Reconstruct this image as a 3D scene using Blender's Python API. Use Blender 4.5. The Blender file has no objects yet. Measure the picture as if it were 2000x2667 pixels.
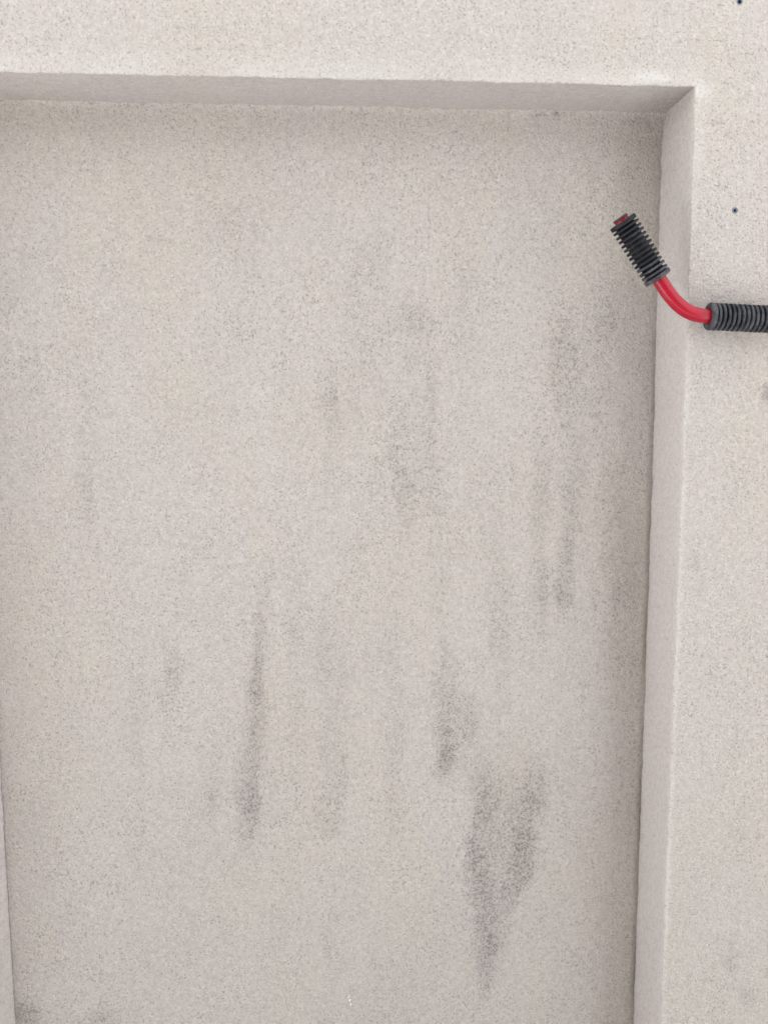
import bpy, math, random
import numpy as np
from mathutils import Vector, Matrix

# ------------------------------------------------------------------ camera
ZC = 1.45                      # eye height above the paving
D = 1.05                       # distance of the lens from the wall face (y = 0)
S = bpy.context.scene
cam_d = bpy.data.cameras.new('camera')
cam = bpy.data.objects.new('camera', cam_d)
S.collection.objects.link(cam)
yaw, pitch, roll = 0.0705227, -0.1220141, -0.0048385
fw = Vector((math.sin(yaw)*math.cos(pitch), math.cos(yaw)*math.cos(pitch), math.sin(pitch)))
rt = Vector((math.cos(yaw), -math.sin(yaw), 0.0))
up = rt.cross(fw)
r2 = rt*math.cos(roll) + up*math.sin(roll)
u2 = -rt*math.sin(roll) + up*math.cos(roll)
cam.matrix_world = Matrix(((r2.x, u2.x, -fw.x, 0.0), (r2.y, u2.y, -fw.y, -D),
                           (r2.z, u2.z, -fw.z, ZC), (0, 0, 0, 1)))
cam_d.sensor_fit = 'VERTICAL'
cam_d.sensor_height = 24.0
cam_d.lens = 24.0*2287.06/2667.0
cam_d.clip_start = 0.02
cam_d.clip_end = 2000.0
S.camera = cam

# ------------------------------------------------------------------ sky and sun: open shade, the sun stands behind the wall
SUN_EL, SUN_AZ = math.radians(62), math.radians(345)      # azimuth clockwise from +Y
W = bpy.data.worlds.new('World'); S.world = W; W.use_nodes = True
nt = W.node_tree; nt.nodes.clear()
sky = nt.nodes.new('ShaderNodeTexSky'); sky.sky_type = 'NISHITA'; sky.sun_disc = False
sky.sun_elevation = SUN_EL; sky.sun_rotation = SUN_AZ
sky.air_density = 1.0; sky.dust_density = 6.0; sky.ozone_density = 1.0
hs = nt.nodes.new('ShaderNodeHueSaturation'); hs.inputs['Saturation'].default_value = 0.10
bg = nt.nodes.new('ShaderNodeBackground'); bg.inputs['Strength'].default_value = 0.12
wo = nt.nodes.new('ShaderNodeOutputWorld')
nt.links.new(sky.outputs[0], hs.inputs['Color']); nt.links.new(hs.outputs[0], bg.inputs['Color'])
nt.links.new(bg.outputs[0], wo.inputs['Surface'])
sd = bpy.data.lights.new('sun', 'SUN'); sd.energy = 2.5; sd.angle = math.radians(0.6); sd.color = (1.0, 0.965, 0.92)
so = bpy.data.objects.new('sun', sd); S.collection.objects.link(so)
sdir = Vector((math.sin(SUN_AZ)*math.cos(SUN_EL), math.cos(SUN_AZ)*math.cos(SUN_EL), math.sin(SUN_EL)))
so.rotation_euler = sdir.to_track_quat('Z', 'Y').to_euler()
so.location = sdir*20
S.view_settings.view_transform = 'Standard'; S.view_settings.look = 'None'
S.view_settings.exposure = 2.42; S.view_settings.gamma = 1.0
S.view_settings.use_curve_mapping = False
S.cycles.max_bounces = 6; S.cycles.diffuse_bounces = 4; S.cycles.glossy_bounces = 2
S.cycles.use_adaptive_sampling = True; S.cycles.adaptive_threshold = 0.015

# ------------------------------------------------------------------ helpers
def link(o, parent=None):
    S.collection.objects.link(o)
    if parent is not None: o.parent = parent
    return o

def tag(o, label, cat, group=None):
    o['label'] = label; o['category'] = cat
    if group: o['group'] = group
    return o

def mesh_np(name, verts, faces, mat, parent=None, smooth=True, attrs=None):
    me = bpy.data.meshes.new(name)
    verts = np.asarray(verts, dtype=np.float32).reshape(-1, 3)
    faces = np.asarray(faces, dtype=np.int32)
    n = len(faces); k = faces.shape[1]
    me.vertices.add(len(verts)); me.vertices.foreach_set('co', verts.ravel())
    me.loops.add(n*k); me.loops.foreach_set('vertex_index', faces.ravel())
    me.polygons.add(n)
    me.polygons.foreach_set('loop_start', np.arange(n, dtype=np.int32)*k)
    me.polygons.foreach_set('use_smooth', np.full(n, smooth))
    me.update(calc_edges=True); me.validate()
    for an, av in (attrs or {}).items():
        a = me.attributes.new(an, 'FLOAT', 'POINT')
        a.data.foreach_set('value', np.asarray(av, dtype=np.float32).ravel())
    me.materials.append(mat)
    return link(bpy.data.objects.new(name, me), parent)

def vnoise(x, z, cell, seed):
    """smooth value noise in [-1, 1]"""
    rs = np.random.RandomState(seed); N = 256
    lat = rs.uniform(-1, 1, (N, N))
    u = np.asarray(x)/cell + 1000.0; v = np.asarray(z)/cell + 1000.0
    i = np.floor(u).astype(int); j = np.floor(v).astype(int)
    fu = u - i; fv = v - j
    fu = fu*fu*(3 - 2*fu); fv = fv*fv*(3 - 2*fv)
    g = lambda a, b: lat[a % N, b % N]
    return (g(i, j)*(1-fu)*(1-fv) + g(i+1, j)*fu*(1-fv) + g(i, j+1)*(1-fu)*fv + g(i+1, j+1)*fu*fv)

def lathe(profile, n=48):
    """profile of (radius, height along +Z); closed loops welded by repeating the first point"""
    v = []; f = []
    m = len(profile)
    for k in range(n):
        a = 2*math.pi*k/n
        for r, h in profile: v.append((r*math.cos(a), r*math.sin(a), h))
    for k in range(n):
        k2 = (k+1) % n
        for q in range(m-1):
            f.append((k*m+q, k2*m+q, k2*m+q+1, k*m+q+1))
    return v, f

# ------------------------------------------------------------------ materials
class NT:
    def __init__(s, name):
        s.m = bpy.data.materials.new(name); s.m.use_nodes = True
        s.t = s.m.node_tree; s.b = s.t.nodes['Principled BSDF']
    def n(s, typ, **kw):
        x = s.t.nodes.new(typ)
        for k, v in kw.items():
            if k.startswith('i_'): x.inputs[k[2:].replace('_', ' ')].default_value = v
            else: setattr(x, k, v)
        return x
    def l(s, a, b): s.t.links.new(a, b)
    def noise(s, vec, scale, detail=2.0, rough=0.55):
        x = s.n('ShaderNodeTexNoise'); x.inputs['Scale'].default_value = scale
        x.inputs['Detail'].default_value = detail; x.inputs['Roughness'].default_value = rough
        s.l(vec, x.inputs['Vector']); return x.outputs['Fac']
    def map(s, val, a, b, c=0.0, d=1.0, smooth=True):
        x = s.n('ShaderNodeMapRange'); x.interpolation_type = 'SMOOTHSTEP' if smooth else 'LINEAR'
        for k, v in zip(('From Min', 'From Max', 'To Min', 'To Max'), (a, b, c, d)): x.inputs[k].default_value = v
        s.l(val, x.inputs['Value']); return x.outputs[0]
    def math(s, op, a, b=None, clamp=False):
        x = s.n('ShaderNodeMath', operation=op, use_clamp=clamp)
        for k, v in enumerate((a, b)):
            if v is None: continue
            if isinstance(v, (int, float)): x.inputs[k].default_value = v
            else: s.l(v, x.inputs[k])
        return x.outputs[0]
    def mix(s, fac, a, b, blend='MIX'):
        x = s.n('ShaderNodeMix', data_type='RGBA', blend_type=blend)
        for idx, v in ((0, fac), (6, a), (7, b)):
            if isinstance(v, (int, float)): x.inputs[idx].default_value = v
            elif isinstance(v, tuple): x.inputs[idx].default_value = (*v, 1.0)
            else: s.l(v, x.inputs[idx])
        return x.outputs[2]

def make_plaster(name, c_pink=(0.540, 0.501, 0.474), c_warm=(0.538, 0.503, 0.449), grit=1.0):
    q = NT(name)
    co = q.n('ShaderNodeTexCoord').outputs['Object']
    # slow drifts of tone: yellowish and pinkish-grey clouds in the coat
    mp = q.n('ShaderNodeMapping'); mp.inputs['Scale'].default_value = (1.0, 1.0, 0.5); q.l(co, mp.inputs['Vector'])
    n1 = q.noise(mp.outputs[0], 8.0, 4.0, 0.65)
    base = q.mix(q.map(n1, 0.37, 0.63), c_pink, c_warm)
    # granules: each a little lighter or darker than its neighbours
    vo = q.n('ShaderNodeTexVoronoi', feature='F1'); vo.inputs['Scale'].default_value = 430.0
    q.l(co, vo.inputs['Vector'])
    gray = q.n('ShaderNodeSeparateColor'); q.l(vo.outputs['Color'], gray.inputs[0])
    base = q.mix(q.map(gray.outputs[0], 0.0, 1.0, 0.0, 0.32*grit, False), base, (0.37, 0.34, 0.32))
    base = q.mix(q.map(gray.outputs[1], 0.70, 1.0, 0.0, 0.34*grit), base, (0.70, 0.67, 0.64))
    mid = q.noise(co, 140.0, 3.0, 0.7)
    base = q.mix(q.map(mid, 0.42, 0.68, 0.0, 0.30), base, (0.32, 0.295, 0.28))
    # dirt and painted pit shadow in the pores, thicker in some patches
    at = q.n('ShaderNodeAttribute', attribute_name='stain_shade').outputs['Fac']
    fine = q.noise(co, 360.0, 2.0, 0.6)
    patch = q.map(q.noise(co, 24.0, 3.0, 0.6), 0.32, 0.68, -0.02, 0.02)
    pv = q.math('ADD', fine, q.math('SUBTRACT', patch, q.math('MULTIPLY', at, 0.06)))
    pore = q.map(pv, 0.31, 0.44, 1.0, 0.0)
    base = q.mix(q.math('MULTIPLY', pore, 0.50*grit*grit), base, (0.15, 0.138, 0.13))
    # shaped stains plus painted corner shade (mesh attribute), broken up by the grain
    brk = q.math('MULTIPLY', q.map(fine, 0.60, 0.40, 0.50, 1.15, False), q.map(mid, 0.35, 0.62, 0.65, 1.1, False))
    st = q.math('MULTIPLY', at, brk, True)
    base = q.mix(st, base, (0.150, 0.132, 0.126))
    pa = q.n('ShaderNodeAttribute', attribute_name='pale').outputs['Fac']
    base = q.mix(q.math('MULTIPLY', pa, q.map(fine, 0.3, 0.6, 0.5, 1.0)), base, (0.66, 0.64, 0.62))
    q.l(base, q.b.inputs['Base Color'])
    q.b.inputs['Roughness'].default_value = 0.92
    q.b.inputs['Specular IOR Level'].default_value = 0.15
    # relief
    h = q.noise(co, 360.0, 2.0, 0.6)
    bp = q.n('ShaderNodeBump'); bp.inputs['Strength'].default_value = 0.9*grit; bp.inputs['Distance'].default_value = 0.0025
    q.l(h, bp.inputs['Height']); q.l(bp.outputs[0], q.b.inputs['Normal'])
    return q.m

def make_paving():
    q = NT('paving_concrete'); co = q.n('ShaderNodeTexCoord').outputs['Object']
    a = q.noise(co, 1.3, 5.0, 0.6); b = q.noise(co, 160.0, 3.0, 0.7)
    c = q.mix(q.map(a, 0.3, 0.7), (0.375, 0.38, 0.39), (0.43, 0.435, 0.445))
    c = q.mix(q.map(b, 0.45, 0.7, 0.0, 0.4), c, (0.2, 0.19, 0.18))
    q.l(c, q.b.inputs['Base Color']); q.b.inputs['Roughness'].default_value = 0.9
    bp = q.n('ShaderNodeBump'); bp.inputs['Strength'].default_value = 0.4; bp.inputs['Distance'].default_value = 0.002
    q.l(b, bp.inputs['Height']); q.l(bp.outputs[0], q.b.inputs['Normal'])
    return q.m

def make_red():
    q = NT('red_enamel'); co = q.n('ShaderNodeTexCoord').outputs['Object']
    a = q.noise(co, 25.0, 3.0); b = q.noise(co, 420.0, 3.0, 0.7)
    c = q.mix(q.map(a, 0.3, 0.7), (0.365, 0.002, 0.019), (0.41, 0.0035, 0.024))
    c = q.mix(q.map(b, 0.66, 0.72, 0.0, 0.55), c, (0.16, 0.05, 0.045))     # tiny scuffs
    q.l(c, q.b.inputs['Base Color'])
    q.l(q.map(a, 0.3, 0.7, 0.20, 0.27), q.b.inputs['Roughness'])
    bp = q.n('ShaderNodeBump'); bp.inputs['Strength'].default_value = 0.06; bp.inputs['Distance'].default_value = 0.001
    q.l(a, bp.inputs['Height']); q.l(bp.outputs[0], q.b.inputs['Normal'])
    return q.m

def make_rubber(name, dust):
    q = NT(name); tc = q.n('ShaderNodeTexCoord'); co = tc.outputs['Object']
    ge = q.n('ShaderNodeNewGeometry').outputs['Position']
    a = q.noise(ge, 70.0, 4.0, 0.65); b = q.noise(ge, 480.0, 3.0, 0.7)
    d = q.math('MULTIPLY', q.map(a, 0.5 - dust*0.25, 0.72, 0.0, 1.0), q.map(b, 0.3, 0.65, 0.25, 1.0))
    c = q.mix(q.math('MULTIPLY', d, 0.30 + 0.5*dust), (0.007, 0.0078, 0.0125), (0.15, 0.155, 0.17))
    q.l(c, q.b.inputs['Base Color'])
    q.l(q.map(b, 0.3, 0.7, 0.45, 0.65), q.b.inputs['Roughness']); q.b.inputs['Specular IOR Level'].default_value = 0.32
    bp = q.n('ShaderNodeBump'); bp.inputs['Strength'].default_value = 0.25; bp.inputs['Distance'].default_value = 0.0006
    q.l(b, bp.inputs['Height']); q.l(bp.outputs[0], q.b.inputs['Normal'])
    return q.m

def make_simple(name, c1, c2, scale, rough):
    q = NT(name); co = q.n('ShaderNodeTexCoord').outputs['Object']
    a = q.noise(co, scale, 3.0, 0.6)
    q.l(q.mix(q.map(a, 0.35, 0.65), c1, c2), q.b.inputs['Base Color']); q.b.inputs['Roughness'].default_value = rough
    return q.m

M_plaster = make_plaster('roughcast_plaster')
M_smooth_shaded = make_plaster('smooth_plaster_shaded', (0.500, 0.462, 0.448), (0.500, 0.465, 0.436), 0.72)  # smooth coat of the soffit, shaded copy with a darker colour
M_smooth_lit = make_plaster('smooth_plaster_lit', (0.575, 0.530, 0.512), (0.575, 0.534, 0.500), 0.75)  # same smooth coat for the reveals, brightness put into a paler colour
M_paving = make_paving()
M_red = make_red()
M_rub_a = make_rubber('black_rubber', 0.0)
M_rub_b = make_rubber('dusty_black_rubber', 0.95)
M_rim = make_simple('worn_tube_end', (0.045, 0.026, 0.021), (0.085, 0.045, 0.034), 300.0, 0.6)
M_plug = make_simple('blue_grey_plastic', (0.10, 0.135, 0.18), (0.17, 0.20, 0.25), 900.0, 0.5)
M_bore = make_simple('dark_bore', (0.012, 0.014, 0.02), (0.02, 0.022, 0.03), 900.0, 0.7)
M_white = make_simple('white_paint', (0.80, 0.80, 0.79), (0.86, 0.86, 0.85), 500.0, 0.6)

# ------------------------------------------------------------------ setting
g = mesh_np('ground', [(-150, -300, 0), (150, -300, 0), (150, 20, 0), (-150, 20, 0)], [(0, 1, 2, 3)], M_paving, smooth=False)
g['kind'] = 'structure'

# ------------------------------------------------------------------ the wall with its niche
XR, XL, ZT, DEP = 0.4411, -0.4287, ZC + 0.36676, 0.0940
XLF = XL - 0.06                               # splay added on the left to let more light onto the panel
ZB = 0.34                                    # foot of the niche, below the picture
R = 0.0022                                   # radius of the worn arris
WX0, WX1, WH = 1.1, 2.0, 2.6                 # extent of the wall

def wobR(z, back):                           # the right edge is not quite straight
    t = (ZC - z)
    px = np.interp(t, [-0.6, -0.36, -0.30, -0.2, 0.0, 0.15, 0.25, 0.37, 0.50, 0.75, 1.2],
                   [-1.0, 0, 0, 0.3, -1.5, -2.5, -1.6, -0.6, 0.3, 1.9, 1.9] if not back else
                   [2.0, 2.0, 1.7, 1.2, -1.5, -2.8, -1.6, -1.0, 0.1, 0.7, 0.7])
    return -px*0.00046*(1.0)
def jag(s, seed, amp):
    s = np.asarray(s, dtype=float)
    chip = np.maximum(0, vnoise(s, 0*s, 0.017, seed+7) - 0.62)*0.006*(amp > 0.0003)*(amp < 0.00055)
    return chip*(-1 if seed == 21 else 1) + amp*(vnoise(s, 0*s, 0.0035, seed) + 0.8*vnoise(s, 0*s, 0.011, seed+1) + 0.7*vnoise(s, 0*s, 0.05, seed+2))
def edgeR(z): return XR + wobR(z, False) + jag(z, 11, 0.00035)
def edgeL(z): return XLF + jag(z, 21, 0.00035)
def edgeT(x): return ZT + jag(x, 31, 0.0005)
def edgeB(x): return ZB + jag(x, 41, 0.0004)

def axis(lo, hi, flo, fhi, fine, marks):
    """grid lines: fine between flo and fhi, coarse beyond, denser next to each mark"""
    a = [lo]
    c = lo
    for b, st in ((flo, 0.15), (fhi, fine), (hi, 0.15)):
        n = max(1, int(round((b - c)/st)))
        a += list(np.linspace(c, b, n+1)[1:]); c = b
    a = np.array(a)
    for m in marks:
        off = np.array([0, 0.12, 0.32, 0.62, 1.0])*R
        loc = np.concatenate([m[0] + m[1]*off])
        a = a[(a < m[0] - 0.0052) | (a > m[0] + 0.0052)]
        a = np.concatenate([a, loc, [m[0] - m[1]*0.0045]])
    return np.unique(np.round(a, 6))

F = 0.004
gx = axis(-WX0, WX1, -0.75, 0.95, F, [(XLF, -1), (XR, 1)])
gz = axis(0.0, WH, 0.40, 2.10, F, [(ZB, -1), (ZT, 1)])

# stains on the coat, in metres: (x, z, half width, half height, strength)
def px2wall(px, py, depth=0.0):
    d = fw + r2*((px - 1000.0)/2287.06) - u2*((py - 1333.5)/2287.06)
    t = (D + depth)/d.y
    return d.x*t, ZC + d.z*t

K = 1.2055
def soft_blob(x, z, cx, cz, hw, hh, seed, edge=0.35):
    wx = x + 0.35*hw*vnoise(x, z, max(hw*0.8, 0.008), seed) + 0.25*hw*vnoise(x, z, max(hw*0.35, 0.005), seed+5)
    wz = z + 0.30*hh*vnoise(x, z, max(hw*0.9, 0.008), seed+9)
    d = np.sqrt(((wx - cx)/hw)**2 + ((wz - cz)/hh)**2)
    return np.clip((1.25 - d)/(0.25 + edge*1.8), 0, 1)**1.3

PANEL_STAINS = [   # in display pixels of the photograph: x, y, half width, half height, strength
    (985, 1545, 38, 75, 0.30), (965, 1645, 32, 55, 0.62), (1005, 1600, 26, 40, 0.25),
    (1095, 1800, 72, 150, 0.34), (1035, 1880, 26, 90, 0.55), (1045, 1740, 28, 60, 0.40), (1130, 1830, 26, 90, 0.52),
    (1148, 1740, 22, 60, 0.36), (1085, 1920, 60, 60, 0.34), (1020, 1935, 18, 40, 0.35), (1058, 2060, 26, 95, 0.55), (1050, 1990, 30, 40, 0.35),
    (1216, 1290, 22, 45, 0.50), (1165, 1290, 14, 70, 0.28), (1180, 1050, 24, 120, 0.16), (1228, 1010, 24, 120, 0.18),
    (1215, 760, 34, 60, 0.26), (1245, 960, 20, 60, 0.14), (1160, 1130, 14, 160, 0.18), (1230, 1200, 12, 60, 0.26),
    (932, 860, 9, 70, 0.30), (930, 980, 9, 60, 0.28), (880, 1060, 34, 34, 0.26), (890, 680, 36, 40, 0.26),
    (712, 848, 14, 30, 0.30), (800, 540, 28, 50, 0.20), (790, 780, 50, 60, 0.14), (860, 1000, 60, 60, 0.10),
    (566, 1360, 16, 60, 0.34), (552, 1480, 16, 60, 0.36), (530, 1640, 18, 40, 0.34), (545, 1755, 22, 75, 0.56), (520, 1700, 24, 60, 0.28),
    (455, 1720, 14, 40, 0.34), (375, 1455, 26, 42, 0.38), (360, 1500, 20, 26, 0.20), (700, 1400, 36, 70, 0.22),
    (712, 1780, 30, 36, 0.26), (725, 1600, 26, 70, 0.10), (188, 860, 10, 40, 0.20), (192, 1130, 10, 50, 0.24), (150, 1080, 14, 60, 0.16),
    (295, 1630, 12, 26, 0.26), (50, 2195, 36, 34, 0.55), (225, 2205, 36, 30, 0.38), (880, 1110, 30, 60, 0.18), (640, 1250, 30, 60, 0.08),
    (960, 1420, 12, 60, 0.20), (1085, 1480, 22, 60, 0.14), (1330, 1350, 30, 120, 0.15), (1340, 1130, 26, 70, 0.18),
    (1380, 1450, 16, 200, 0.22), (1365, 1850, 20, 160, 0.25), (1360, 2080, 20, 160, 0.25), (1395, 900, 14, 120, 0.14),
    ]
PANEL_MARKS = [(1160, 246, 20, 8, 0.6), (1202, 245, 16, 9, 0.75), (1400, 262, 46, 18, 0.30), (20, 1942, 3, 4, 0.9), (50, 2195, 40, 40, 0.40), (225, 2208, 40, 30, 0.30)]  # the top right corner mark paints shade and dirt together
FACE_STAINS = [
    (1654, 850, 14, 26, 0.60), (1580, 1060, 30, 70, 0.08), (1500, 1215, 10, 26, 0.35), (1498, 430, 8, 60, 0.12), (1520, 700, 50, 24, 0.16),
    (1590, 1600, 26, 60, 0.10), (1575, 2080, 24, 60, 0.22), (1612, 2150, 26, 40, 0.20), (1545, 2030, 9, 13, 0.30), (1600, 1800, 40, 80, 0.12), (1640, 1810, 6, 12, 0.3),
    (1590, 290, 26, 16, 0.20), (1545, 265, 16, 10, 0.22), (1600, 215, 12, 8, 0.25), (1530, 1450, 12, 60, 0.12), (1510, 1270, 14, 30, 0.14), (1620, 1390, 40, 40, 0.07),
    (420, 60, 60, 20, 0.06), (1180, 60, 70, 24, 0.06)]
STREAKS = [   # display pixels: points (x, y, half width, strength) down a run of dirty water
    [(575, 1180, 20, 0.0), (566, 1330, 24, 0.20), (556, 1480, 28, 0.26), (540, 1640, 30, 0.30), (545, 1760, 30, 0.34), (535, 1850, 22, 0.0)],
    [(566, 1300, 9, 0.0), (560, 1400, 9, 0.25), (552, 1520, 9, 0.22), (548, 1700, 11, 0.30), (548, 1800, 9, 0.0)],
    [(935, 690, 16, 0.0), (932, 830, 16, 0.18), (930, 960, 18, 0.20), (935, 1100, 14, 0.08), (945, 1300, 16, 0.12), (960, 1430, 24, 0.20), (972, 1540, 40, 0.30), (965, 1640, 36, 0.48), (960, 1705, 22, 0.0)],
    [(1025, 1420, 20, 0.0), (1018, 1540, 30, 0.22), (1025, 1640, 26, 0.20), (1045, 1740, 30, 0.30), (1032, 1880, 30, 0.38), (1040, 1960, 34, 0.34), (1056, 2060, 30, 0.40), (1050, 2130, 22, 0.26), (1045, 2170, 16, 0.0)],
    [(1160, 1600, 26, 0.0), (1155, 1700, 30, 0.22), (1140, 1800, 34, 0.33), (1120, 1880, 36, 0.33), (1095, 1950, 34, 0.22), (1070, 2040, 24, 0.2), (1060, 2100, 20, 0.0)],
    [(1095, 1560, 60, 0.0), (1095, 1700, 80, 0.20), (1085, 1850, 74, 0.20), (1065, 1980, 44, 0.16), (1055, 2100, 30, 0.10), (1055, 2160, 20, 0.0)],
    [(1220, 620, 34, 0.0), (1215, 740, 40, 0.22), (1230, 900, 40, 0.16), (1235, 1050, 34, 0.18), (1225, 1200, 30, 0.26), (1216, 1290, 26, 0.42), (1210, 1340, 18, 0.0)],
    [(1165, 860, 20, 0.0), (1165, 1000, 24, 0.16), (1160, 1150, 20, 0.20), (1165, 1290, 22, 0.24), (1160, 1400, 20, 0.0)],
    [(800, 460, 50, 0.0), (800, 540, 50, 0.14), (790, 700, 60, 0.10), (780, 860, 60, 0.12), (770, 1000, 50, 0.0)],
    [(880, 600, 50, 0.0), (885, 690, 55, 0.20), (870, 800, 40, 0.06), (880, 1050, 50, 0.20), (880, 1130, 40, 0.10), (870, 1200, 30, 0.0)],
    [(690, 1280, 40, 0.0), (700, 1400, 50, 0.16), (720, 1580, 40, 0.10), (715, 1770, 36, 0.18), (715, 1840, 30, 0.0)],
    [(188, 780, 16, 0.0), (186, 900, 18, 0.14), (180, 1080, 24, 0.16), (190, 1170, 16, 0.0)],
    [(455, 1560, 16, 0.0), (455, 1720, 20, 0.24), (450, 1790, 16, 0.0)],
    [(380, 1360, 22, 0.0), (378, 1450, 30, 0.26), (360, 1520, 26, 0.14), (350, 1600, 20, 0.0)],
    [(1320, 1000, 40, 0.0), (1330, 1150, 44, 0.14), (1340, 1350, 44, 0.16), (1340, 1500, 40, 0.10), (1330, 1700, 40, 0.0)],
    [(1350, 420, 40, 0.0), (1330, 620, 50, 0.10), (1310, 800, 50, 0.0)],
    [(520, 330, 70, 0.0), (500, 500, 90, 0.07), (480, 700, 80, 0.0)],
    [(700, 740, 22, 0.0), (712, 850, 24, 0.22), (715, 960, 22, 0.12), (720, 1150, 24, 0.0)],
    [(1300, 500, 30, 0.0), (1290, 700, 34, 0.12), (1285, 900, 34, 0.14), (1290, 1100, 30, 0.0)],
    [(640, 1100, 20, 0.0), (632, 1280, 26, 0.12), (640, 1500, 24, 0.10), (640, 1700, 20, 0.0)],
    [(840, 1240, 26, 0.0), (850, 1400, 30, 0.10), (845, 1650, 28, 0.12), (850, 1900, 24, 0.0)],
    [(1000, 420, 20, 0.0), (1005, 600, 26, 0.10), (1010, 850, 24, 0.08), (1012, 1100, 20, 0.0)],
    [(1075, 1000, 18, 0.0), (1080, 1250, 24, 0.10), (1085, 1480, 26, 0.15), (1085, 1640, 24, 0.0)],
    [(300, 1350, 20, 0.0), (296, 1620, 22, 0.14), (300, 1800, 22, 0.08), (310, 2000, 20, 0.0)]]
def streak_field(x, z, depth, seed):
    s = np.zeros_like(x); sc = K*(D + depth)/2287.06
    for k, pts in enumerate(STREAKS):
        P = np.array([(*px2wall(p[0]*K, p[1]*K, depth), p[2]*sc, p[3]) for p in pts][::-1])
        m = (z > P[0, 1]) & (z < P[-1, 1]) & (np.abs(x - P[:, 0].mean()) < 0.12)
        xx, zz = x[m], z[m]
        cx, hw, a = (np.interp(zz, P[:, 1], P[:, c]) for c in (0, 2, 3))
        wx = xx + hw*(0.45*vnoise(xx*2.5, zz, 0.05, seed+k*13) + 0.30*vnoise(xx*2, zz, 0.018, seed+k*13+1) + 0.2*vnoise(xx, zz, 0.007, seed+k*13+2))
        d = np.abs(wx - cx)/hw
        v = np.clip(1.35 - d, 0, 1); v = v*v*(3 - 2*v)
        v *= 0.75 + 0.45*vnoise(xx*3.0, zz, 0.06, seed+k*13+3) + 0.2*vnoise(xx, zz, 0.015, seed+k*13+4)
        b = np.zeros_like(x); b[m] = np.clip(a*v, 0, 1)
        s = 1 - (1 - s)*(1 - b)
    return s
def stain_field(x, z, table, depth, seed):
    s = np.zeros_like(x)
    for k, (px, py, hw, hh, a) in enumerate(table):
        cx, cz = px2wall(px*K, py*K, depth)
        sc = K*(D + depth)/2287.06
        hw, hh = hw*sc, hh*sc
        m = (np.abs(x - cx) < 2.2*hw + 0.02) & (np.abs(z - cz) < 2.2*hh + 0.02)
        if not m.any(): continue
        b = np.zeros_like(x); b[m] = a*soft_blob(x[m], z[m], cx, cz, hw, hh, seed + k*17)
        s = 1 - (1 - s)*(1 - b)
    return s*0.9

wall = bpy.data.objects.new('plaster_wall', None); link(wall)
tag(wall, 'pale beige roughcast wall with a shallow rectangular niche and grey stains', 'wall')

HOLES = [px2wall(1913, 548), px2wall(1925, 4)]
HR = 0.0035

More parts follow.
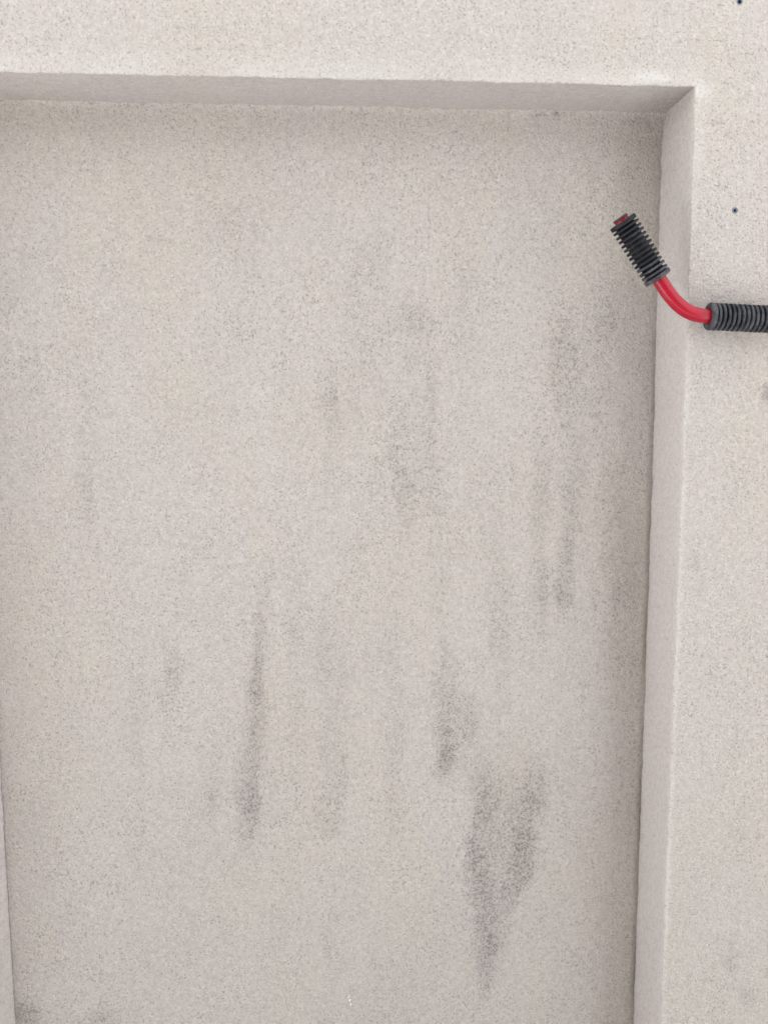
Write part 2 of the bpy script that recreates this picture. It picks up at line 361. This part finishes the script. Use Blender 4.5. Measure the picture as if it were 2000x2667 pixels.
def build_face():
    nx, nz = len(gx), len(gz)
    X, Z = np.meshgrid(gx, gz, indexing='ij')
    # distance outside the niche outline
    inx = (X >= XLF) & (X <= XR); inz = (Z >= ZB) & (Z <= ZT)
    dxo = np.where(X > XR, X - XR, np.where(X < XLF, XLF - X, 0)); dzo = np.where(Z > ZT, Z - ZT, np.where(Z < ZB, ZB - Z, 0))
    dist = np.hypot(dxo, dzo)
    fall = np.clip(1 - dist/0.05, 0, 1)
    # carry the uneven outline into the grid near the edge
    rX = np.clip(1 - np.abs(X - XR)/0.05, 0, 1); lX = np.clip(1 - np.abs(X - XLF)/0.05, 0, 1)
    tZ = np.clip(1 - np.abs(Z - ZT)/0.05, 0, 1); bZ = np.clip(1 - np.abs(Z - ZB)/0.05, 0, 1)
    X2 = X + (edgeR(Z) - XR)*rX*np.clip(1 - dzo/0.05, 0, 1) + (edgeL(Z) - XLF)*lX*np.clip(1 - dzo/0.05, 0, 1)
    Z2 = Z + (edgeT(X) - ZT)*tZ*np.clip(1 - dxo/0.05, 0, 1) + (edgeB(X) - ZB)*bZ*np.clip(1 - dxo/0.05, 0, 1)
    s = np.clip(dist, 0, R)
    Y = R - np.sqrt(np.maximum(R*R - (R - s)**2, 0))
    far = np.clip(dist/0.02, 0, 1)
    Y = Y + far*(0.0009*vnoise(X, Z, 0.16, 3) + 0.0005*vnoise(X, Z, 0.05, 4) + 0.00025*vnoise(X, Z, 0.014, 5))
    verts = np.stack([X2, Y, Z2], -1).reshape(-1, 3)
    idx = np.arange(nx*nz).reshape(nx, nz)
    keep = np.ones((nx-1, nz-1), bool)
    xm = 0.5*(gx[1:] + gx[:-1]); zm = 0.5*(gz[1:] + gz[:-1])
    keep &= ~(((xm > XLF) & (xm < XR))[:, None] & ((zm > ZB) & (zm < ZT))[None, :])
    extra_v = []; extra_f = []; base = nx*nz
    for hx, hz in HOLES:
        i0 = int(np.argmin(np.abs(gx - hx))) - 2; j0 = int(np.argmin(np.abs(gz - hz))) - 2
        keep[i0:i0+4, j0:j0+4] = False
        ring = [(i0+k, j0) for k in range(4)] + [(i0+4, j0+k) for k in range(4)] + [(i0+4-k, j0+4) for k in range(4)] + [(i0, j0+4-k) for k in range(4)]
        first = base + len(extra_v)
        for k, (i, j) in enumerate(ring):
            a = math.atan2(gz[j] - hz, gx[i] - hx)
            extra_v.append((hx + HR*math.cos(a), 0.0, hz + HR*math.sin(a)))
        for k in range(16):
            a, b = ring[k], ring[(k+1) % 16]
            extra_f.append((idx[a], idx[b], first + (k+1) % 16, first + k))
    q = np.stack([idx[:-1, :-1], idx[1:, :-1], idx[1:, 1:], idx[:-1, 1:]], -1)[keep]
    faces = np.concatenate([q, np.array(extra_f, dtype=q.dtype)])
    verts = np.concatenate([verts, np.array(extra_v)])
    vx, vz = verts[:, 0], verts[:, 2]
    st = stain_field(vx, vz, FACE_STAINS, 0.0, 900)
    # smoother, paler filler along the arrises and in the repaired corner
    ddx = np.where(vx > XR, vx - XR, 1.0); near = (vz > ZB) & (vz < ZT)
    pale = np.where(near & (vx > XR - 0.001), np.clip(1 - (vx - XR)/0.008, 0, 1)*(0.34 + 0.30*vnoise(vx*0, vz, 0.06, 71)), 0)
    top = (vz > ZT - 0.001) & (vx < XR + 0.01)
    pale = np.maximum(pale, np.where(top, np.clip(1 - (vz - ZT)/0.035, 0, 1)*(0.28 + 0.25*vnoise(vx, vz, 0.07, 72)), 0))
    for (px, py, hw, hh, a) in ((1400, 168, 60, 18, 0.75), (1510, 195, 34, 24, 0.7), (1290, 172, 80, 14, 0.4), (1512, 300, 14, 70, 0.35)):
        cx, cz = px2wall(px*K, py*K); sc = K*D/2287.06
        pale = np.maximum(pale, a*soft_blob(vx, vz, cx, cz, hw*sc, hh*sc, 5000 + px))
    # drop unused vertices inside the niche
    used = np.zeros(len(verts), bool); used[faces.ravel()] = True
    remap = np.cumsum(used) - 1
    return mesh_np('wall_face', verts[used], remap[faces], M_plaster, wall, True, {'stain_shade': st[used], 'pale': np.clip(pale, 0, 1)[used]})
build_face()

def strip(name, P, flip, stain_shade=None, pale=None, mat=None):
    """P: (n, m, 3) grid of points"""
    n, m = P.shape[:2]
    idx = np.arange(n*m).reshape(n, m)
    f = np.stack([idx[:-1, :-1], idx[1:, :-1], idx[1:, 1:], idx[:-1, 1:]], -1).reshape(-1, 4)
    if flip: f = f[:, ::-1]
    z = np.zeros((n, m))
    return mesh_np(name, P.reshape(-1, 3), f, mat or M_plaster, wall, True,
                   {'stain_shade': (z if stain_shade is None else stain_shade), 'pale': (z if pale is None else pale)})

def sub(a, lo, hi): return a[(a >= lo - 1e-6) & (a <= hi + 1e-6)]
zin = sub(gz, ZB, ZT); xin = np.unique(np.concatenate([[XL], sub(gx, XL, XR)]))
ys = np.concatenate([[R], np.linspace(R, DEP, 22)[1:]])

# back corners of the niche (plan view), a hair out of true
def backR(z): return XR + 0.0028 + wobR(z, True) + jag(z, 51, 0.0006)
def backL(z): return XL + jag(z, 61, 0.0006)
def backT(x): return ZT + jag(x, 66, 0.0008)
def backB(x): return ZB + 0*np.asarray(x)

def clampz(P, z0, z1): return P
# right reveal
DEPX = DEP + 0.015
t = (ys - R)/(DEP - R)
Zr, Tr = np.meshgrid(zin, t, indexing='ij')
zz0 = np.where(zin == zin[-1], 0, 0)
Pr = np.stack([(1-Tr)*edgeR(Zr) + Tr*backR(Zr), R + Tr*(DEPX - R), Zr], -1)
Pr[..., 0] += np.sin(np.pi*Tr)*0.0006*vnoise(Zr, Tr*0.09, 0.05, 81)
kr = np.clip((Zr - ZB)/(ZT - ZB), 0, 1)
Pr[..., 2] += np.clip((kr - 0.97)/0.03, 0, 1)*((1-Tr)*(edgeT(XR) - ZT) + Tr*(backT(np.full_like(Tr, XR)) - ZT))
up_shade_dirt = np.clip((Zr - (ZT - 0.030))/0.030, 0, 1)*np.clip(Tr*1.5 - 0.1, 0, 1)*0.35  # corner shade painted in with dirt, below the soffit
strip('reveal', Pr, False, stain_shade=up_shade_dirt, pale=np.clip(1 - Tr/0.10, 0, 1)*0.25, mat=M_smooth_lit)
# left reveal
Pl = np.stack([(1-Tr)*edgeL(Zr) + Tr*(backL(Zr) - 0.0006), R + Tr*(DEP + 0.0021 - R), Zr], -1)
Pl[..., 2] += np.clip((kr - 0.97)/0.03, 0, 1)*((1-Tr)*(edgeT(XL) - ZT) + Tr*(backT(np.full_like(Tr, XL)) - ZT))
strip('reveal', Pl, True, mat=M_smooth_lit)
# soffit
Xs, Ts = np.meshgrid(xin, t, indexing='ij')
Ps = np.stack([Xs, R + Ts*(DEP - R), (1-Ts)*edgeT(Xs) + Ts*backT(Xs)], -1)
kx = (Xs - XL)/(XR - XL)
Xtr = XR - (XR - Xs)*((1-Ts)*(XR - XLF)/(XR - XL) + Ts)
Ps[..., 0] = Xtr
Ps[..., 2] = (1-Ts)*edgeT(Xtr) + Ts*backT(Xs)
Ps[..., 0] += np.clip((kx - 0.97)/0.03, 0, 1)*((1-Ts)*(edgeR(ZT) - XR) + Ts*(backR(ZT) - XR))
Ps[:, 0, 1] -= 0.0008
Ps[..., 2] += np.sin(np.pi*Ts)*0.0005*vnoise(Xs, Ts*0.09, 0.05, 82)
end_shade_dirt = np.clip((Xs - (XR - 0.06))/0.06, 0, 1)*np.clip(1.2 - np.abs((Xs - XR)/0.05 + Ts*0.0 + 0.25), 0, 1)*0.30  # right end darkened: corner shade and dirt in the colour
strip('soffit', Ps, True, stain_shade=end_shade_dirt, mat=M_smooth_shaded)
# sill
Pb = np.stack([Xtr, R + Ts*(DEP - R), (1-Ts)*edgeB(Xtr) + Ts*backB(Xs)], -1)
strip('sill', Pb, False)
# recessed panel, coved a little into the corners
Xp, Zp = np.meshgrid(xin, zin, indexing='ij')
ux = (Xp - XL)/(XR - XL); uz = (Zp - ZB)/(ZT - ZB)
Xw = Xp + np.clip((ux - 0.9)/0.1, 0, 1)*(backR(Zp) - XR) + np.clip((0.1 - ux)/0.1, 0, 1)*(backL(Zp) - XL)
Zw = Zp + np.clip((uz - 0.95)/0.05, 0, 1)*(backT(Xp) - ZT)
dc = np.minimum(np.minimum(Xp - XL, XR - Xp), np.minimum(ZT - Zp, Zp - ZB))
dr = XR - Xp; dl = Xp - XL; dtp = np.minimum(ZT - Zp, Zp - ZB)
HOL, GRV = 0.0095, 0.0042*np.clip(0.2 + 0.9*(ZT - Zp)/0.9, 0.2, 1.0)*(0.8 + 0.4*vnoise(Zp*0, Zp, 0.08, 333))                    # hollow and corner groove, shaped to darken the panel's right side
Yp = DEP - 0.0018*np.clip(1 - dtp/0.006, 0, 1)**2
tapz = np.clip(dtp/0.03, 0, 1)
Yp = Yp + tapz*(HOL*np.clip(1 - dr/0.12, 0, 1)**2 + GRV*np.clip(1 - dr/0.006, 0, 1) + 0.002*np.clip(1 - dl/0.006, 0, 1))
inn = np.clip(dc/0.02, 0, 1)
Yp = Yp + inn*(0.0010*vnoise(Xp, Zp, 0.17, 91) + 0.0006*vnoise(Xp, Zp, 0.05, 92) + 0.00025*vnoise(Xp, Zp, 0.014, 93))
Pp = np.stack([Xw, Yp, Zw], -1)
stp = 0.35*stain_field(Xp, Zp, PANEL_STAINS, DEP, 100)
stp = 1 - (1 - stp)*(1 - np.clip(1.12*streak_field(Xp, Zp, DEP, 4000), 0, 0.9))
stp = 1 - (1 - stp)*(1 - stain_field(Xp, Zp, PANEL_MARKS, DEP, 2200))
# thin veil of grime drawn out downwards over the whole panel
veil = np.clip(0.45*vnoise(Xp*2.2, Zp, 0.22, 301) + 0.35*vnoise(Xp*2.5, Zp, 0.09, 302) + 0.25*vnoise(Xp*2, Zp, 0.03, 303) + 0.1, 0, 1)
stp = 1 - (1 - stp)*(1 - 0.11*veil)
pal = np.zeros_like(Xp)
for (px, py, hw, hh, a) in ((560, 870, 50, 70, 0.30), (880, 395, 30, 40, 0.25), (205, 1385, 40, 50, 0.22), (1000, 1625, 22, 26, 0.25), (570, 975, 30, 40, 0.2)):
    cx, cz = px2wall(px*K, py*K, DEP); sc = K*(D + DEP)/2287.06
    pal = np.maximum(pal, a*soft_blob(Xp, Zp, cx, cz, hw*sc, hh*sc, 7000 + px, 0.8))
strip('niche_panel', Pp, False, stain_shade=stp, pale=pal)

# the masonry behind the coat, and its coping
def box(name, x0, x1, y0, y1, z0, z1, mat, parent):
    v = [(x, y, z) for x in (x0, x1) for y in (y0, y1) for z in (z0, z1)]
    f = [(0, 1, 3, 2), (4, 6, 7, 5), (0, 4, 5, 1), (2, 3, 7, 6), (0, 2, 6, 4), (1, 5, 7, 3)]
    return mesh_np(name, v, f, mat, parent, False)
box('masonry', -WX0 + 0.002, WX1 - 0.002, 0.130, 0.38, 0.0, WH - 0.002, M_plaster, wall)
box('coping', -WX0 - 0.02, WX1 + 0.02, -0.03, 0.41, WH, WH + 0.05, M_paving, wall)

# added unseen blocker behind the viewer, cuts the frontal light
M_brown = make_simple('blocker_brown', (0.05, 0.044, 0.038), (0.08, 0.07, 0.06), 9.0, 0.9)
blocker = box('light_blocker', -1.5, 1.15, -2.1, -1.9, 0.0, 2.35, M_brown, None); blocker['kind'] = 'structure'
blocker_cap = box('coping', -1.55, 1.2, -2.13, -1.87, 2.35, 2.41, M_brown, blocker)  # cap of the added blocker

# little flecks of white paint low on the panel
for (px, py, hw, hh, an) in ((908, 2597, 1.6, 4.5, 0.3), (911, 2605, 2.8, 4.2, 0.35), (913.5, 2616, 1.7, 4.8, 0.2)):
    cx, cz = px2wall(px, py, DEP); sc = (D + DEP)/2287.06
    v = [(0, -0.0012, 0)]; f = []
    for k in range(8):
        a = 2*math.pi*k/8; w = 1 + 0.25*math.sin(k*2.3 + px)
        x = hw*sc*w*math.cos(a); z = hh*sc*w*math.sin(a)
        v.append((x*math.cos(an) + z*math.sin(an)*0.4, 0.0006, z))
    for k in range(8): f.append((0, 1 + k, 1 + (k+1) % 8))
    o = mesh_np('paint_fleck', v, f, M_white, wall); o.location = (cx, DEP - 0.0006, cz)

# ------------------------------------------------------------------ wall plugs in drilled holes
def wall_plug(c, label, bore_r):
    o, i = HR + 0.0002, bore_r
    # lathe about local Z, then Z -> wall depth
    prof = [(o, 0.012), (o, -0.0002), (o - 0.0004, -0.0006), (i + 0.0005, -0.0006), (i, 0.0002), (i, 0.012)]
    v, f = lathe(prof, 24)
    v = [(x, z, y) for x, y, z in v]
    p = mesh_np('wall_plug', v, f, M_plug)
    p.location = (c[0], 0.0, c[1])
    v, f = lathe([(i - 0.00005, 0.0006), (i - 0.0001, 0.011), (0.00005, 0.0115)], 16)
    v = [(x, z, y) for x, y, z in v]
    mesh_np('bore', v, f, M_bore, p)
    tag(p, label, 'wall plug', 'wall plugs in drilled holes')
    return p
wall_plug(HOLES[0], 'small blue-grey plastic wall plug above the ribbed grip at right', 0.0016)
wall_plug(HOLES[1], 'small dark wall plug at the top edge, near the upper right corner', 0.0019)

# ------------------------------------------------------------------ red handlebar with two ribbed grips
GY = -0.0215                                   # axis of the bar in front of the wall face
RT, RR, RC = 0.0084, 0.0161, 0.0116           # tube, rib and sleeve radii
def P3(px, py, y=GY):
    x, z = px2wall(px, py, y); return Vector((x, y, z))

bar = bpy.data.objects.new('handlebar', None); link(bar)
tag(bar, 'bent red tubular handlebar with two black ribbed rubber grips beside the niche', 'handlebar')

a0, a1 = P3(1613.5, 567), P3(1719, 733)
b0, b1 = P3(1842, 824), P3(1990, 831)
da = (a1 - a0).normalized(); db = (b1 - b0).normalized()
path = []
for k in range(13): path.append(a0.lerp(a1, k/12))
# bend: cubic through the elbow
L1 = (b0 - a1).length
c1 = a1 + da*L1*0.42; c2 = b0 - db*L1*0.40
for k in range(1, 25):
    t_ = k/25
    path.append(a1*(1-t_)**3 + c1*3*t_*(1-t_)**2 + c2*3*t_*t_*(1-t_) + b0*t_**3)
for k in range(0, 25): path.append(b0 + db*(0.26*k/24))
e = path[-1]; rb = -GY - 0.002                # last bend, back to its fixing on the wall
yb = Vector((0, 1, 0))
for k in range(1, 9):
    th = math.radians(90*k/8)
    path.append(e + db*(rb*0.8*math.sin(th)) + yb*(rb*0.8*(1 - math.cos(th))))
path.append(path[-1] + yb*(rb*0.12))

def sweep(path, rad, n=40, cap=True):
    N = len(path); v = []; f = []
    nrm = None
    for k in range(N):
        tg = (path[min(k+1, N-1)] - path[max(k-1, 0)]).normalized()
        if nrm is None: nrm = tg.orthogonal().normalized()
        nrm = (nrm - tg*nrm.dot(tg)).normalized(); bi = tg.cross(nrm)
        for q in range(n):
            a = 2*math.pi*q/n
            v.append(path[k] + (nrm*math.cos(a) + bi*math.sin(a))*rad)
    for k in range(N-1):
        for q in range(n):
            f.append((k*n+q, k*n+(q+1) % n, (k+1)*n+(q+1) % n, (k+1)*n+q))
    return [tuple(x) for x in v], f
v, f = sweep(path, RT)
mesh_np('tube', v, f, M_red, bar)

def frame(origin, d):
    z = d.normalized(); x = z.cross(Vector((0, 1, 0))).normalized(); y = z.cross(x)
    return Matrix(((x.x, y.x, z.x, origin.x), (x.y, y.y, z.y, origin.y), (x.z, y.z, z.z, origin.z), (0, 0, 0, 1)))
# open tube end with a worn rim, red wall inside
v, f = lathe([(0.0058, 0.006), (0.0058, 0.0004), (0.0064, -0.0004), (RT + 0.0003, -0.0004), (RT + 0.0006, 0.0003), (RT + 0.0006, 0.0024), (RT + 0.0001, 0.0027)], 40)
o = mesh_np('rim', v, f, M_rim, bar); o.matrix_world = frame(a0, da)
v, f = lathe([(0.0059, 0.0022), (0.003, 0.0026), (0.0001, 0.0026)], 24)
o = mesh_np('end_plug', v, f, M_rim, bar); o.matrix_world = frame(a0, da)

def rib_mesh(name, rad, th, rnd, mat):
    h = th/2
    pr = [(RC - 0.0015, -h)]
    for k in range(5):
        a = -math.pi/2 + (math.pi/2)*k/4
        pr.append((rad - rnd + rnd*math.cos(a), -h + rnd + rnd*math.sin(a)))
    for k in range(5):
        a = (math.pi/2)*k/4
        pr.append((rad - rnd + rnd*math.cos(a), h - rnd + rnd*math.sin(a)))
    pr.append((RC - 0.0015, h))
    v, f = lathe(pr, 48)
    me_o = mesh_np(name, v, f, mat)
    return me_o

def grip(start, d, n, pitch, th, rnd, mat, mat2=None, split=99):
    """n ribs; the first and last are thicker collars closed round the tube"""
    M0 = frame(start, d)
    L = pitch*(n - 1)
    v, f = lathe([(RT + 0.0002, -0.001), (RC, -0.001), (RC, L + 0.001), (RT + 0.0002, L + 0.001)], 48)
    s = mesh_np('grip', v, f, mat, bar); s.matrix_world = M0
    protos = {}
    rng = random.Random(n)
    for k in range(n):
        end = k in (0, n-1)
        late = k >= split; mt = mat2 if late else mat
        if end:
            h = 0.0026; r_ = RR + 0.0001
            pr = [(RT + 0.0003, h - 0.0006), (RT + 0.0009, h), (r_ - 0.0013, h), (r_ - 0.0003, h - 0.0004), (r_, h - 0.0013),
                  (r_, -h + 0.0013), (r_ - 0.0003, -h + 0.0004), (r_ - 0.0013, -h), (RT + 0.0009, -h), (RT + 0.0003, -h + 0.0006)]
            v, f = lathe(pr, 48)
            o = mesh_np('rib', v, [q[::-1] for q in f], mt, s)
        elif late not in protos:
            protos[late] = o = rib_mesh('rib', RR, th, rnd, mt); o.parent = s
        else:
            o = protos[late].copy(); link(o, s)
        o.location = (rng.uniform(-0.00015, 0.00015), rng.uniform(-0.00015, 0.00015), pitch*k + (0 if end else rng.uniform(-0.0002, 0.0002)))
        o.rotation_euler = (rng.uniform(-0.012, 0.012), rng.uniform(-0.012, 0.012), 0)
        if end: o.location = (0, 0, pitch*k); o.rotation_euler = (0, 0, 0)
    return s
ga, gb = P3(1622.5, 581), P3(1710.5, 721)
n_r = 14
g1 = grip(ga, gb - ga, n_r, (gb - ga).length/(n_r - 1), 0.0027, 0.0008, M_rub_a, M_rub_b, 10)
g1['label'] = 'upper ribbed grip on the slanting end of the tube'
g2 = grip(b0 + db*0.0035, db, n_r, (gb - ga).length/(n_r - 1), 0.0030, 0.0010, M_rub_b)
g2['label'] = 'dusty ribbed grip running out of view to the right'
# fixing on the wall, beyond the picture
fl = path[-1]
v, f = lathe([(RT + 0.0002, 0.0), (0.020, 0.0), (0.024, 0.0015), (0.024, 0.0045)], 40)
o = mesh_np('mounting_flange', v, f, M_red, bar); o.matrix_world = Matrix.Translation((fl.x, -0.0045, fl.z)) @ Matrix(((1, 0, 0, 0), (0, 0, 1, 0), (0, -1, 0, 0), (0, 0, 0, 1)))
